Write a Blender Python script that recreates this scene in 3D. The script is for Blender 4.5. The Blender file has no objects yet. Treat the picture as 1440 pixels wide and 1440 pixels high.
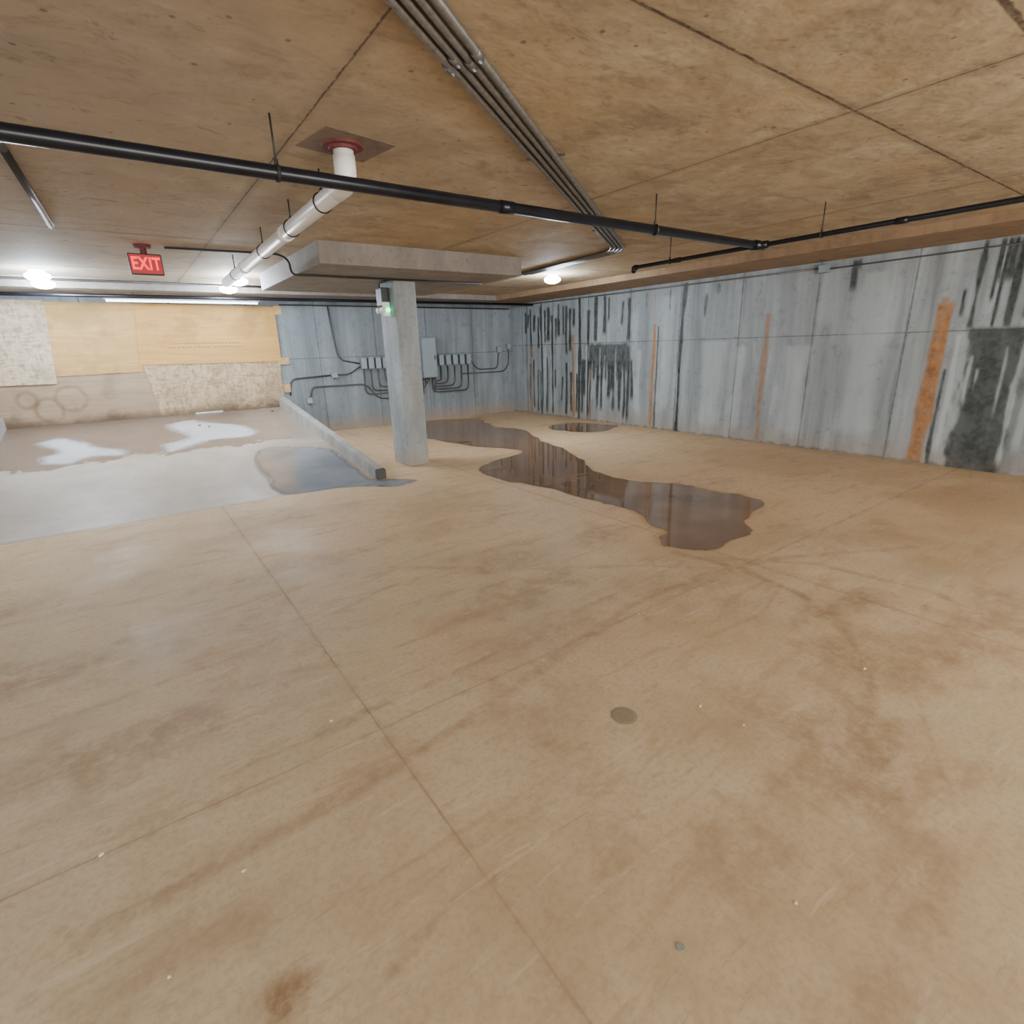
import bpy, bmesh, math, random
import numpy as np
from mathutils import Vector, Matrix
random.seed(7)
scene=bpy.context.scene
COL=scene.collection

# ------------------------------------------------------------------ nodes
class NT:
    def __init__(s,name):
        s.m=bpy.data.materials.new(name); s.m.use_nodes=True
        s.t=s.m.node_tree; s.t.nodes.clear()
        s.out=s.t.nodes.new("ShaderNodeOutputMaterial")
        s.p=s.t.nodes.new("ShaderNodeBsdfPrincipled")
        s.t.links.new(s.p.outputs[0],s.out.inputs[0])
    def put(s,sock,v):
        if v is None: return
        if isinstance(v,bpy.types.NodeSocket): s.t.links.new(v,sock)
        elif isinstance(v,(tuple,list)):
            v=tuple(v)
            if sock.type=='RGBA' and len(v)==3: v=v+(1,)
            sock.default_value=v
        else: sock.default_value=v
    def pos(s):
        if not hasattr(s,'_p'): s._p=s.t.nodes.new("ShaderNodeNewGeometry").outputs['Position']
        return s._p
    def xyz(s,v=None):
        n=s.t.nodes.new("ShaderNodeSeparateXYZ"); s.put(n.inputs[0],v or s.pos()); return n.outputs
    def scale(s,v,sc,off=(0,0,0),rot=None):
        n=s.t.nodes.new("ShaderNodeMapping"); s.put(n.inputs[0],v); n.inputs['Scale'].default_value=sc; n.inputs['Location'].default_value=off
        if rot: n.inputs['Rotation'].default_value=rot
        return n.outputs[0]
    def noise(s,v,scale=1,detail=4,rough=.6,dist=0):
        n=s.t.nodes.new("ShaderNodeTexNoise"); s.put(n.inputs['Vector'],v or s.pos())
        n.inputs['Scale'].default_value=scale; n.inputs['Detail'].default_value=min(detail,4); n.inputs['Roughness'].default_value=rough; n.inputs['Distortion'].default_value=dist
        return n.outputs[0]
    def voro(s,v,scale,feature='F1',out=0):
        n=s.t.nodes.new("ShaderNodeTexVoronoi"); n.feature=feature; s.put(n.inputs['Vector'],v); n.inputs['Scale'].default_value=scale
        return n.outputs[out]
    def math(s,op,a,b=0.0,c=None,clamp=False):
        n=s.t.nodes.new("ShaderNodeMath"); n.operation=op; n.use_clamp=clamp; s.put(n.inputs[0],a); s.put(n.inputs[1],b)
        if c is not None: s.put(n.inputs[2],c)
        return n.outputs[0]
    def mapr(s,v,a,b,c=0,d=1,smooth=True):
        n=s.t.nodes.new("ShaderNodeMapRange"); n.interpolation_type='SMOOTHSTEP' if smooth else 'LINEAR'
        s.put(n.inputs[0],v)
        for i,x in enumerate((a,b,c,d)): n.inputs[i+1].default_value=x
        return n.outputs[0]
    def ramp(s,f,stops):
        n=s.t.nodes.new("ShaderNodeValToRGB"); s.put(n.inputs[0],f); cr=n.color_ramp
        while len(cr.elements)<len(stops): cr.elements.new(.5)
        for e,(p,c) in zip(cr.elements,stops): e.position=p; e.color=tuple(c)+(1,)
        return n.outputs[0]
    def mix(s,f,a,b,mode='MIX'):
        n=s.t.nodes.new("ShaderNodeMix"); n.data_type='RGBA'; n.blend_type=mode; n.clamp_factor=True
        s.put(n.inputs[0],f); s.put(n.inputs[6],a); s.put(n.inputs[7],b); return n.outputs[2]
    def attr(s,name):
        n=s.t.nodes.new("ShaderNodeAttribute"); n.attribute_name=name
        q=s.t.nodes.new("ShaderNodeSeparateColor"); s.t.links.new(n.outputs['Color'],q.inputs[0]); return q.outputs
    def line(s,co,p,hw,soft):
        d=s.math('ABSOLUTE',s.math('SUBTRACT',co,p)); return s.mapr(d,hw,hw+soft,1,0)
    def periodic(s,co,start,sp,hw,soft):
        m=s.math('PINGPONG',s.math('SUBTRACT',co,start),sp/2)
        return s.mapr(m,hw,hw+soft,1,0)
    def bump(s,scale=14,strength=.2,dist=.008):
        n=s.t.nodes.new("ShaderNodeBump"); s.put(n.inputs['Height'],s.noise(None,scale,2,.6)); n.inputs['Strength'].default_value=strength; n.inputs['Distance'].default_value=dist
        s.t.links.new(n.outputs[0],s.p.inputs['Normal'])
    def set(s,**k):
        nm={'base':'Base Color','rough':'Roughness','metal':'Metallic','ior':'IOR','emit':'Emission Color','estr':'Emission Strength','spec':'Specular IOR Level','coat':'Coat Weight'}
        for a,b in k.items(): s.put(s.p.inputs[nm[a]],b)
        return s.m

def simple(name,c,rough=.6,metal=0,var=.15,scale=20):
    n=NT(name); f=n.noise(None,scale,2,.6)
    a=tuple(x*(1-var) for x in c); b=tuple(min(1,x*(1+var)) for x in c)
    n.set(base=n.ramp(f,[(.3,a),(.7,b)]),rough=rough,metal=metal); return n.m
def glow(name,c,st,base=(.8,.8,.8),sample=False):
    n=NT(name); n.set(base=base,emit=c,estr=st,rough=.4)
    if not sample: n.m.cycles.emission_sampling='NONE'
    return n.m

# ------------------------------------------------------------------ mesh helpers
def newobj(name,me,mat=None,origin=None):
    if origin is None and len(me.vertices):
        v=np.empty(len(me.vertices)*3); me.vertices.foreach_get('co',v); v=v.reshape(-1,3)
        mn,mx=v.min(0),v.max(0); origin=((mn[0]+mx[0])/2,(mn[1]+mx[1])/2,mn[2])
    origin=Vector(origin or (0,0,0))
    me.transform(Matrix.Translation(-origin))
    o=bpy.data.objects.new(name,me); o.location=origin; COL.objects.link(o)
    if mat: me.materials.append(mat)
    return o
def from_bm(name,bm,mat=None,smooth=False,origin=None):
    bmesh.ops.recalc_face_normals(bm,faces=bm.faces)
    me=bpy.data.meshes.new(name); bm.to_mesh(me); bm.free()
    if smooth:
        for p in me.polygons: p.use_smooth=True
    return newobj(name,me,mat,origin)
def bm_box(bm,x0,x1,y0,y1,z0,z1,bev=0):
    r=bmesh.ops.create_cube(bm,size=1); vs=r['verts']
    for v in vs:
        v.co=Vector(((x0+x1)/2+v.co.x*(x1-x0),(y0+y1)/2+v.co.y*(y1-y0),(z0+z1)/2+v.co.z*(z1-z0)))
    if bev>0:
        es=list({e for v in vs for e in v.link_edges})
        bmesh.ops.bevel(bm,geom=es,offset=bev,segments=2,affect='EDGES',profile=.5)
    return vs
def box(name,x0,x1,y0,y1,z0,z1,mat,bev=0,origin=None):
    bm=bmesh.new(); bm_box(bm,x0,x1,y0,y1,z0,z1,bev); return from_bm(name,bm,mat,origin=origin)
def fillet(pts,r,n=6):
    pts=[Vector(p) for p in pts]
    if r<=0: return pts
    out=[pts[0]]
    for i in range(1,len(pts)-1):
        a,b,c=pts[i-1],pts[i],pts[i+1]; u=(a-b); w=(c-b)
        k=min(r,u.length*.49,w.length*.49); p0=b+u.normalized()*k; p1=b+w.normalized()*k
        for j in range(n+1):
            t=j/n; out.append(p0*(1-t)**2+b*2*t*(1-t)+p1*t*t)
    out.append(pts[-1]); return out
def bm_tube(bm,pts,r,seg=12):
    pts=[Vector(p) for p in pts]; rings=[]
    t=(pts[1]-pts[0]).normalized(); up=Vector((0,0,1)) if abs(t.z)<.9 else Vector((1,0,0))
    n=t.cross(up).normalized()
    for i,p in enumerate(pts):
        if i==0: d=pts[1]-p
        elif i==len(pts)-1: d=p-pts[i-1]
        else: d=(pts[i+1]-p).normalized()+(p-pts[i-1]).normalized()
        d.normalize(); n=(n-d*n.dot(d)).normalized(); b=d.cross(n)
        rr=r[i] if isinstance(r,(list,tuple)) else r
        rings.append([bm.verts.new(p+(n*math.cos(2*math.pi*k/seg)+b*math.sin(2*math.pi*k/seg))*rr) for k in range(seg)])
    for a,b in zip(rings[:-1],rings[1:]):
        for k in range(seg): bm.faces.new((a[k],a[(k+1)%seg],b[(k+1)%seg],b[k]))
    bm.faces.new(rings[0][::-1]); bm.faces.new(rings[-1])
def tube(name,pts,r,mat,fil=0,seg=12):
    bm=bmesh.new(); bm_tube(bm,fillet(pts,fil),r,seg); o=from_bm(name,bm,mat,smooth=True)
    for p in o.data.polygons:
        if len(p.vertices)>4: p.use_smooth=False
    return o
def ring(name,c,axis,R,r,mat,seg=20):
    a=Vector(axis).normalized(); u=a.cross(Vector((0,0,1))).normalized() if abs(a.z)<.9 else Vector((1,0,0)); w=a.cross(u)
    bm=bmesh.new(); c=Vector(c); rs=[]
    for i in range(seg):
        th=2*math.pi*i/seg; d=u*math.cos(th)+w*math.sin(th)
        rs.append([bm.verts.new(c+d*(R+r*math.cos(q))+a*(r*2.0*math.sin(q))) for q in (0,math.pi/2,math.pi,3*math.pi/2)])
    for i in range(seg):
        A,B=rs[i],rs[(i+1)%seg]
        for k in range(4): bm.faces.new((A[k],A[(k+1)%4],B[(k+1)%4],B[k]))
    return from_bm(name,bm,mat)
def S(o): o["kind"]="structure"; return o
def T(o,label,cat,group=None,kind=None):
    o["label"]=label; o["category"]=cat
    if group: o["group"]=group
    if kind: o["kind"]=kind
    return o
def par(child,parent):
    child.parent=parent; child.matrix_parent_inverse=Matrix.Translation(-Vector(parent.location))
def thing(name,loc,parts):
    e=bpy.data.objects.new(name,None); e.empty_display_size=.1; e.location=loc; COL.objects.link(e)
    for p in parts: par(p,e)
    return e
def copy_thing(src,delta):
    root=src.copy(); COL.objects.link(root); root.location=Vector(src.location)+Vector(delta)
    def rec(a,b):
        for ch in list(a.children):
            c=ch.copy(); COL.objects.link(c); c.parent=b; c.matrix_parent_inverse=ch.matrix_parent_inverse.copy(); rec(ch,c)
    rec(src,root); return root

# numpy noise
def vn(x,y,seed=0):
    xi=np.floor(x).astype(np.int64); yi=np.floor(y).astype(np.int64); fx=x-xi; fy=y-yi
    fx=fx*fx*(3-2*fx); fy=fy*fy*(3-2*fy)
    def h(a,b):
        n=np.sin(a*127.1+b*311.7+seed*74.7)*43758.5453; return n-np.floor(n)
    return (h(xi,yi)*(1-fx)+h(xi+1,yi)*fx)*(1-fy)+(h(xi,yi+1)*(1-fx)+h(xi+1,yi+1)*fx)*fy
def fbm(x,y,seed=0,o=4):
    s=0;a=.5;t=0
    for i in range(o):
        s=s+a*vn(x*2**i,y*2**i,seed+i*13); t+=a; a*=.5
    return s/t
def sst(x,a,b):
    t=np.clip((x-a)/(b-a),0,1); return t*t*(3-2*t)
def grid(name,us,vs,f,mat,cols=None):
    U,V=np.meshgrid(us,vs,indexing='ij'); P=f(U,V).reshape(-1,3); nu,nv=len(us),len(vs)
    idx=np.arange(nu*nv).reshape(nu,nv)
    q=np.stack([idx[:-1,:-1],idx[1:,:-1],idx[1:,1:],idx[:-1,1:]],-1).reshape(-1,4)
    me=bpy.data.meshes.new(name); me.vertices.add(nu*nv); me.vertices.foreach_set('co',P.astype(np.float32).ravel())
    me.loops.add(q.size); me.loops.foreach_set('vertex_index',q.astype(np.int32).ravel())
    me.polygons.add(len(q)); me.polygons.foreach_set('loop_start',np.arange(0,q.size,4,dtype=np.int32))
    me.update(calc_edges=True)
    if cols is not None:
        a=me.color_attributes.new('stain','FLOAT_COLOR','POINT'); C=cols(U,V)
        R=np.ones((nu*nv,4),np.float32)
        for i in range(3): R[:,i]=np.clip(C[i],0,1).ravel()
        a.data.foreach_set('color',R.ravel())
    return newobj(name,me,mat,origin=(0,0,0))

# ------------------------------------------------------------------ dimensions (metres)
XR,YB,XL,YF,ZC=8.2,11.3,-4.5,-5.0,2.70
RS=6.45; SL=.125
def rz(y): return max(0.0,(y-RS)*SL)

# ------------------------------------------------------------------ structure materials
def mat_floor():
    n=NT("dusty_concrete_floor"); A=n.attr('stain'); X,Y,Z=n.xyz()
    n2=n.noise(None,1.6,4,.68,.3); n3=n.noise(None,8,4,.75,.2); n4=n.noise(None,.45,2,.5)
    base=n.ramp(n2,[(.28,(.40,.295,.17)),(.5,(.49,.375,.23)),(.72,(.57,.455,.30))])
    base=n.mix(n.mapr(n4,.4,.65,0,.55),base,(.51,.365,.21))
    peach=n.ramp(n3,[(.3,(.63,.425,.235)),(.7,(.79,.585,.365))])
    base=n.mix(n.math('MULTIPLY',A[1],.85),base,peach)
    sm=n.noise(n.scale(n.pos(),(1.2,5,1),rot=(0,0,.55)),1.1,4,.74,.6)
    base=n.mix(n.mapr(sm,.51,.71,0,.5),base,(.34,.22,.115))
    base=n.mix(n.mapr(n3,.55,.75,0,.36),base,(.28,.18,.095))
    base=n.mix(n.mapr(n.noise(None,40,3,.75),.42,.66,0,.3),base,(.29,.205,.12))
    base=n.mix(n.mapr(n.noise(n.scale(n.pos(),(1.1,8,1),rot=(0,0,-.75)),1.8,4,.78,.3),.57,.70,0,.35),base,(.66,.54,.39))
    base=n.mix(n.mapr(n.noise(n.scale(n.pos(),(1.0,9,1),rot=(0,0,.95)),2.2,4,.78,.3),.60,.70,0,.40),base,(.30,.19,.10))
    dm=n.math('MULTIPLY',A[0],n.mapr(n3,.33,.62,.22,.92))
    base=n.mix(dm,base,(.215,.115,.053))
    j=None
    wob=n.math('MULTIPLY',n.math('SUBTRACT',n3,.5),.012)
    Xw=n.math('ADD',X,wob); Yw=n.math('ADD',Y,wob)
    for co,p,hw,so in ((Xw,.62,.002,.005),(Yw,1.93,.001,.004),(Xw,3.55,.001,.005),(Yw,6.43,.006,.008)):
        l=n.line(co,p,hw,so); j=l if j is None else n.math('MAXIMUM',j,l)
    jb=n.math('MAXIMUM',n.line(Xw,.62,.0,.04),n.math('MAXIMUM',n.line(Yw,1.93,0,.04),n.line(Xw,3.55,0,.04)))
    base=n.mix(n.math('MULTIPLY',jb,n.mapr(n3,.4,.65,0,.4)),base,(.30,.19,.11))
    base=n.mix(n.math('MULTIPLY',j,n.mapr(n2,.35,.6,.2,.55)),base,(.17,.105,.055))
    base=n.mix(n.math('MULTIPLY',A[2],.8),base,(.36,.20,.08))
    n.bump(9,.2,.006)
    return n.set(base=base,rough=n.mapr(n2,.3,.7,.5,.72),spec=.3)
def mat_wall(name,axis,jstart,jsp,hz,tint,attr=True,lowrust=.5):
    n=NT(name); X,Y,Z=n.xyz(); co=(X,Y)[axis]
    st=n.noise(n.scale(n.pos(),(4,4,.3)),1,4,.68,.2); big=n.noise(None,.9,2,.6); fine=n.noise(None,8,4,.72)
    c1=tuple(a*.68 for a in tint); c2=tint; c3=tuple(min(.9,a*1.35) for a in tint)
    base=n.ramp(st,[(.32,c1),(.5,c2),(.68,c3)])
    base=n.mix(n.mapr(big,.35,.65,0,.55),base,tuple(a*.82 for a in tint))
    base=n.mix(n.mapr(fine,.5,.75,0,.5),base,tuple(a*.48 for a in tint))
    j=n.math('MAXIMUM',n.periodic(co,jstart,jsp,.003,.014),n.line(Z,hz,.001,.013))
    base=n.mix(n.math('MULTIPLY',j,n.mapr(fine,.3,.6,.35,.75)),base,tuple(a*.28 for a in tint))
    v=n.voro(n.pos(),9); base=n.mix(n.mapr(v,.035,.07,.75,0),base,tuple(a*.25 for a in tint))
    z2=n.math('ADD',Z,n.math('MULTIPLY',st,-.45))
    base=n.mix(n.mapr(z2,-.25,.18,lowrust,0),base,(.40,.25,.13))
    rough=.8
    if attr:
        A=n.attr('stain')
        base=n.mix(n.math('MULTIPLY',A[2],.7),base,(.50,.545,.56))
        base=n.mix(A[1],base,n.ramp(fine,[(.35,(.22,.085,.020)),(.65,(.44,.20,.055))]))
        base=n.mix(n.math('MULTIPLY',A[0],n.mapr(fine,.35,.65,1.0,.88)),base,n.ramp(fine,[(.3,(.014,.018,.016)),(.7,(.045,.052,.045))]))
        rough=n.mapr(A[0],0,1,.8,.42)
    n.bump(11,.3,.008)
    return n.set(base=base,rough=rough,spec=.3)
def mat_ceiling():
    n=NT("formed_concrete_ceiling"); X,Y,Z=n.xyz()
    big=n.noise(None,.6,3,.6,.4); mid=n.noise(None,2.4,4,.73,.5); fine=n.noise(None,12,4,.78)
    base=n.ramp(mid,[(.3,(.29,.22,.14)),(.48,(.38,.295,.19)),(.68,(.48,.39,.27))])
    base=n.mix(n.mapr(big,.42,.62,0,.5),base,(.42,.29,.15))
    base=n.mix(n.mapr(X,-1.0,2.4,.7,0),base,(.29,.245,.215))
    bl=n.noise(n.scale(n.pos(),(1.8,4,1),rot=(0,0,.3)),1.1,4,.80,.5)
    base=n.mix(n.mapr(bl,.50,.70,0,.55),base,(.20,.145,.10))
    base=n.mix(n.mapr(fine,.55,.75,0,.5),base,(.155,.11,.07))
    base=n.mix(n.mapr(n.noise(None,4.5,3,.8,.4),.61,.70,0,.4),base,(.13,.095,.065))
    base=n.mix(n.mapr(n.voro(n.pos(),6),.05,.09,.6,0),base,(.08,.055,.038))
    wob=n.math('MULTIPLY',n.math('SUBTRACT',fine,.5),.02)
    Xw=n.math('ADD',X,wob); Yw=n.math('ADD',Y,wob)
    j1=n.periodic(Xw,.98,2.32,.001,.008); j2=n.periodic(Yw,1.52,2.44,.001,.008)
    j3=n.line(Yw,1.52,.003,.009); j4=n.line(Yw,.82,.008,.012)
    j=n.math('MAXIMUM',n.math('MAXIMUM',j1,j2),n.math('MAXIMUM',j3,j4))
    jd=n.math('MAXIMUM',n.periodic(Xw,.98,2.32,0,.07),n.periodic(Yw,1.52,2.44,0,.08))
    base=n.mix(n.math('MULTIPLY',jd,n.mapr(mid,.4,.6,.05,.5)),base,(.18,.13,.085))
    base=n.mix(n.math('MULTIPLY',j,n.mapr(fine,.3,.6,.45,.9)),base,(.055,.038,.027))
    n.bump(14,.4,.012)
    return n.set(base=base,rough=.8,spec=.25)
def mat_ramp():
    n=NT("grey_ramp_concrete"); X,Y,Z=n.xyz()
    a=n.noise(None,1.5,4,.65,.3); f=n.noise(None,10,4,.7)
    base=n.ramp(a,[(.3,(.36,.31,.26)),(.55,(.47,.415,.355)),(.75,(.55,.50,.44))])
    base=n.mix(n.mapr(f,.5,.75,0,.35),base,(.33,.26,.19))
    w=n.math('ADD',Y,n.math('MULTIPLY',n.math('SUBTRACT',a,.5),1.4))
    wet=n.math('MULTIPLY',n.mapr(w,8.75,8.95),n.mapr(X,2.6,1.2,.55,1))
    base=n.mix(n.math('MULTIPLY',wet,.82),base,(.15,.095,.065))
    # damp brown fringe beside the curb puddle
    dx=n.math('MULTIPLY',n.math('SUBTRACT',X,1.9),.9); dy=n.math('MULTIPLY',n.math('SUBTRACT',Y,7.3),.62)
    dd=n.math('ADD',n.math('SQRT',n.math('ADD',n.math('MULTIPLY',dx,dx),n.math('MULTIPLY',dy,dy))),n.math('MULTIPLY',n.math('SUBTRACT',f,.5),.35))
    base=n.mix(n.mapr(dd,.75,1.0,.55,0),base,(.27,.18,.12))
    j=n.math('MAXIMUM',n.line(Y,8.92,.004,.01),n.line(Y,6.47,.004,.01))
    base=n.mix(n.math('MULTIPLY',j,.5),base,(.13,.09,.06))
    n.bump(8,.10,.004)
    return n.set(base=base,rough=n.mapr(wet,0,1,.48,.22),spec=.45)
def mat_grey(name,c,low=None,dark_end=None):
    n=NT(name); X,Y,Z=n.xyz(); a=n.noise(n.scale(n.pos(),(4,4,1.0)),1,3,.65); f=n.noise(None,16,3,.7)
    base=n.ramp(a,[(.3,tuple(x*.78 for x in c)),(.7,tuple(min(.9,x*1.2) for x in c))])
    base=n.mix(n.mapr(f,.52,.72,0,.5),base,tuple(x*.5 for x in c))
    if low: base=n.mix(n.mapr(Z,0,low,.5,0),base,(.36,.26,.17))
    if dark_end: base=n.mix(n.mapr(n.math('ADD',Y,n.math('MULTIPLY',f,.06)),dark_end,dark_end+.05,.9,0),base,(.05,.045,.04))
    return n.set(base=base,rough=.75,spec=.3)
M_floor=mat_floor(); M_ceil=mat_ceiling(); M_ramp=mat_ramp()
M_wr=mat_wall("stained_board_formed_concrete",1,2.76,1.16,1.63,(.29,.32,.335),True,.3)
M_wb=mat_wall("blue_grey_concrete_wall",0,.9,1.22,1.5,(.23,.26,.285),False,.5)
M_beam=mat_grey("ochre_stained_beam",(.27,.175,.10)); M_panel=mat_grey("grey_brown_slab",(.23,.20,.175))
M_col=mat_grey("column_concrete",(.30,.315,.32),low=.3); M_curb=mat_grey("curb_concrete",(.35,.34,.325),dark_end=6.46)
M_pvc=simple("white_pvc",(.84,.79,.72),.35,0,.05,3); M_iron=simple("black_iron_pipe",(.008,.009,.014),.3,.2,.3,8)
M_emt=simple("galvanised_conduit",(.15,.14,.13),.42,.5,.2,30); M_emtd=simple("dull_conduit",(.10,.10,.105),.5,.5,.2,30)
M_box=simple("grey_enamel",(.20,.23,.25),.45,.1,.08,10); M_boxl=simple("light_grey_enamel",(.28,.33,.36),.45,.1,.06,10)
M_rod=simple("dark_steel",(.04,.036,.033),.5,.6,.2,30); M_red=simple("red_primer",(.11,.016,.016),.7,0,.4,40)
M_patch=mat_grey("dark_patch_mortar",(.17,.12,.088)); M_white=simple("white_porcelain",(.75,.75,.73),.4,0,.04,5)
M_dark=simple("black_plastic",(.03,.03,.03),.5,0,.1,20); M_wood=simple("pine_block",(.52,.32,.15),.7,0,.2,12)

# ------------------------------------------------------------------ puddle outlines
def smooth_outline(pts,n=5,jit=.012,seed=1):
    rnd=random.Random(seed); out=[]; L=len(pts)
    for i in range(L):
        p0,p1,p2,p3=[Vector((*pts[(i+k-1)%L],0)) for k in range(4)]
        for j in range(n):
            t=j/n; q=.5*((2*p1)+(p2-p0)*t+(2*p0-5*p1+4*p2-p3)*t*t+(3*p1-p0-3*p2+p3)*t**3)
            out.append((q.x+rnd.uniform(-jit,jit),q.y+rnd.uniform(-jit,jit)))
    return out
def ragged(o,amp,seed):
    P=np.array(o); a=fbm(P[:,0]*3.1+seed,P[:,1]*3.1,seed)-.5; b=fbm(P[:,0]*3.1,P[:,1]*3.1+seed,seed+5)-.5
    return [(float(x+amp*u),float(y+amp*v)) for (x,y),u,v in zip(o,a,b)]
PA=[(4.10,9.75),(4.85,10.5),(5.55,11.18),(6.10,10.98),(6.59,10.60),(6.40,9.9),(6.24,9.21),(6.30,8.30),(5.95,7.5),(5.68,6.80),(5.56,6.29),(5.10,5.39),(4.85,4.88),(4.78,4.41),(4.81,4.09),(5.06,3.77),(5.09,3.31),(5.14,2.99),(5.03,2.63),(4.68,2.56),(4.39,2.44),(4.20,2.28),(3.90,2.27),(3.62,2.28),(3.44,2.40),(3.37,2.58),(3.50,2.70),(3.68,2.78),(3.70,2.96),(3.86,3.22),(3.90,3.49),(3.87,3.76),(3.83,4.04),(3.85,4.42),(3.75,4.96),(3.61,5.38),(3.68,5.86),(4.12,6.31),(4.52,6.42),(4.99,6.68),(4.84,7.18),(4.58,7.90),(4.46,8.87)]
PB=[(6.98,8.41),(7.60,8.49),(8.00,7.72),(7.9,7.35),(7.20,7.22),(6.78,7.78)]
PC=[(-1.25,10.15),(-.90,10.40),(-.64,10.05),(-.43,9.61),(-.14,9.30),(-.17,8.93),(-.55,9.06),(-.70,8.86),(-1.06,8.95),(-1.16,9.34),(-.98,9.58)]
PD=[(.39,10.49),(.79,10.85),(1.13,10.52),(1.51,10.12),(1.69,9.56),(1.45,9.23),(.94,9.25),(.34,8.82),(.26,9.38),(.61,9.65)]
PE=[(1.42,8.45),(1.70,8.52),(2.05,8.35),(2.37,8.0),(2.40,7.2),(2.40,6.5),(2.60,6.36),(2.84,6.05),(2.48,5.91),(2.07,6.25),(1.7,6.36),(1.42,6.38),(1.25,6.50),(1.19,6.75),(1.22,7.1),(1.20,7.5),(1.26,8.0)]
oA=ragged(smooth_outline(PA,6,.004,1),.16,3); oB=ragged(smooth_outline(PB,8,.008,2),.14,4)
oC=smooth_outline(PC,6,.015,3); oD=smooth_outline(PD,6,.015,4); oE=smooth_outline(PE,5,.006,5)
def polydist(U,V,poly):
    d=np.full(U.shape,1e9); ins=np.zeros(U.shape,bool); L=len(poly)
    for i in range(L):
        x0,y0=poly[i]; x1,y1=poly[(i+1)%L]; dx,dy=x1-x0,y1-y0; q=dx*dx+dy*dy+1e-12
        t=np.clip(((U-x0)*dx+(V-y0)*dy)/q,0,1); d=np.minimum(d,np.hypot(U-x0-t*dx,V-y0-t*dy))
        c=((y0>V)!=(y1>V)); 
        if abs(dy)>1e-12: ins^=c&(U<(V-y0)*dx/dy+x0)
    return np.where(ins,-d,d)
def seg_d(U,V,pl):
    d=np.full(U.shape,1e9)
    for (x0,y0),(x1,y1) in zip(pl[:-1],pl[1:]):
        dx,dy=x1-x0,y1-y0; t=np.clip(((U-x0)*dx+(V-y0)*dy)/(dx*dx+dy*dy),0,1); d=np.minimum(d,np.hypot(U-x0-t*dx,V-y0-t*dy))
    return d

def floor_cols(U,V):
    n=fbm(U*2.2,V*2.2,3); n2=fbm(U*7,V*7,9)
    R=np.zeros(U.shape)
    for x,y,rx,ry,s in ((2.15,.61,.30,.22,.65),(2.05,.95,.16,.25,.45),(3.19,3.09,.45,.20,.6),(.02,1.11,.05,.035,1.3),(3.36,1.22,.35,.16,.75),(2.78,.97,.3,.14,.6),(1.34,.63,.22,.16,.4),(3.19,.72,.5,.18,.6),(3.9,.6,.5,.2,.5),(-.71,3.41,.8,.22,.5),(1.03,.86,.12,.08,.4),(2.27,3.21,.45,.25,.45),(2.6,4.9,.5,.4,.4),(.9,5.5,.6,.4,.4),(-.3,2.5,.5,.15,.55),(1.0,.25,.25,.1,.5),(1.9,2.6,.5,.14,.45),(1.15,1.62,.15,.5,.3),(3.6,.1,.5,.3,.5),(1.7,.3,.2,.15,.4),(-1.2,4.6,.8,.3,.45),(.9,4.1,.5,.2,.45),(2.0,4.2,.4,.2,.4),(.35,3.0,.3,.5,.3),(1.6,2.1,.3,.12,.35),(-.2,1.4,.2,.08,.35),(4.6,1.6,.5,.25,.35),(2.9,1.9,.6,.3,.3)):
        d=np.sqrt(((U-x)/rx)**2+((V-y)/ry)**2)+ (n2-.5)*2.2+(n-.5)*1.4
        R=np.maximum(R,s*(1-sst(d,.0,1.8)))
    for pl,w,s in (([(-.4,1.62),(.6,1.68),(1.5,1.85),(2.33,2.02),(3.1,2.02),(3.75,1.86),(4.8,1.3)],.035,.5),([(0,2.05),(1.2,2.1),(2.3,2.2),(3.2,2.25)],.018,.45),([(3.3,2.4),(3.4,1.9),(3.3,1.4),(3.0,1.0),(2.6,.75),(2.2,.62)],.035,.65),([(1.72,.75),(1.68,.4),(1.65,.0)],.01,.4),([(2.2,.35),(3.0,.75),(3.8,.9)],.012,.5),([(.25,1.0),(.5,1.08),(.75,1.05)],.008,.45),([(1.4,3.6),(2.2,2.9),(2.9,2.4),(3.4,1.9)],.03,.4),([(-.8,2.9),(.3,3.0),(1.3,3.3)],.02,.4),([(3.4,2.2),(3.9,1.6),(4.0,.9),(3.7,.4)],.03,.45),([(2.4,1.5),(2.9,1.45),(3.4,1.6)],.015,.45)):
        R=np.maximum(R,s*(1-sst(seg_d(U,V,pl)+(n2-.5)*.06,w*.1,w*1.8)))
    G=sst(V+.55*U+(n-.5)*1.5,3.0,6.2)
    dA=polydist(U,V,oA); dB=polydist(U,V,oB)
    d=np.minimum(dA,dB)
    B=.7*(1-sst(d,.0,.03+.10*sst(n,.45,.7)))
    B=np.maximum(B,.25*(1-sst(d+(n-.5)*.8,.05,.5)))
    B=np.maximum(B,.45*sst(U+(n-.5)*1.1,7.6,8.2))
    d=np.sqrt(((U-6.3)/1.9)**2+((V-1.2)/.75)**2)+(n-.5)*1.3; B=np.maximum(B,.5*(1-sst(d,.5,1.2)))
    d=np.sqrt(((U-7.2)/.9)**2+((V-3.6)/1.6)**2)+(n-.5)*1.3; B=np.maximum(B,.35*(1-sst(d,.5,1.2)))
    return R,G,B
xs=np.concatenate([np.arange(XL,-1.5,.08),np.arange(-1.5,5.3,.02),np.arange(5.3,XR,.04),[XR]])
ys=np.concatenate([np.arange(YF,-.2,.2),np.arange(-.2,5.2,.02),np.arange(5.2,YB,.05),[YB]])
floor=S(grid("floor",xs,ys,lambda U,V:np.stack([U,V,0*U],-1),M_floor,floor_cols))

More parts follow.
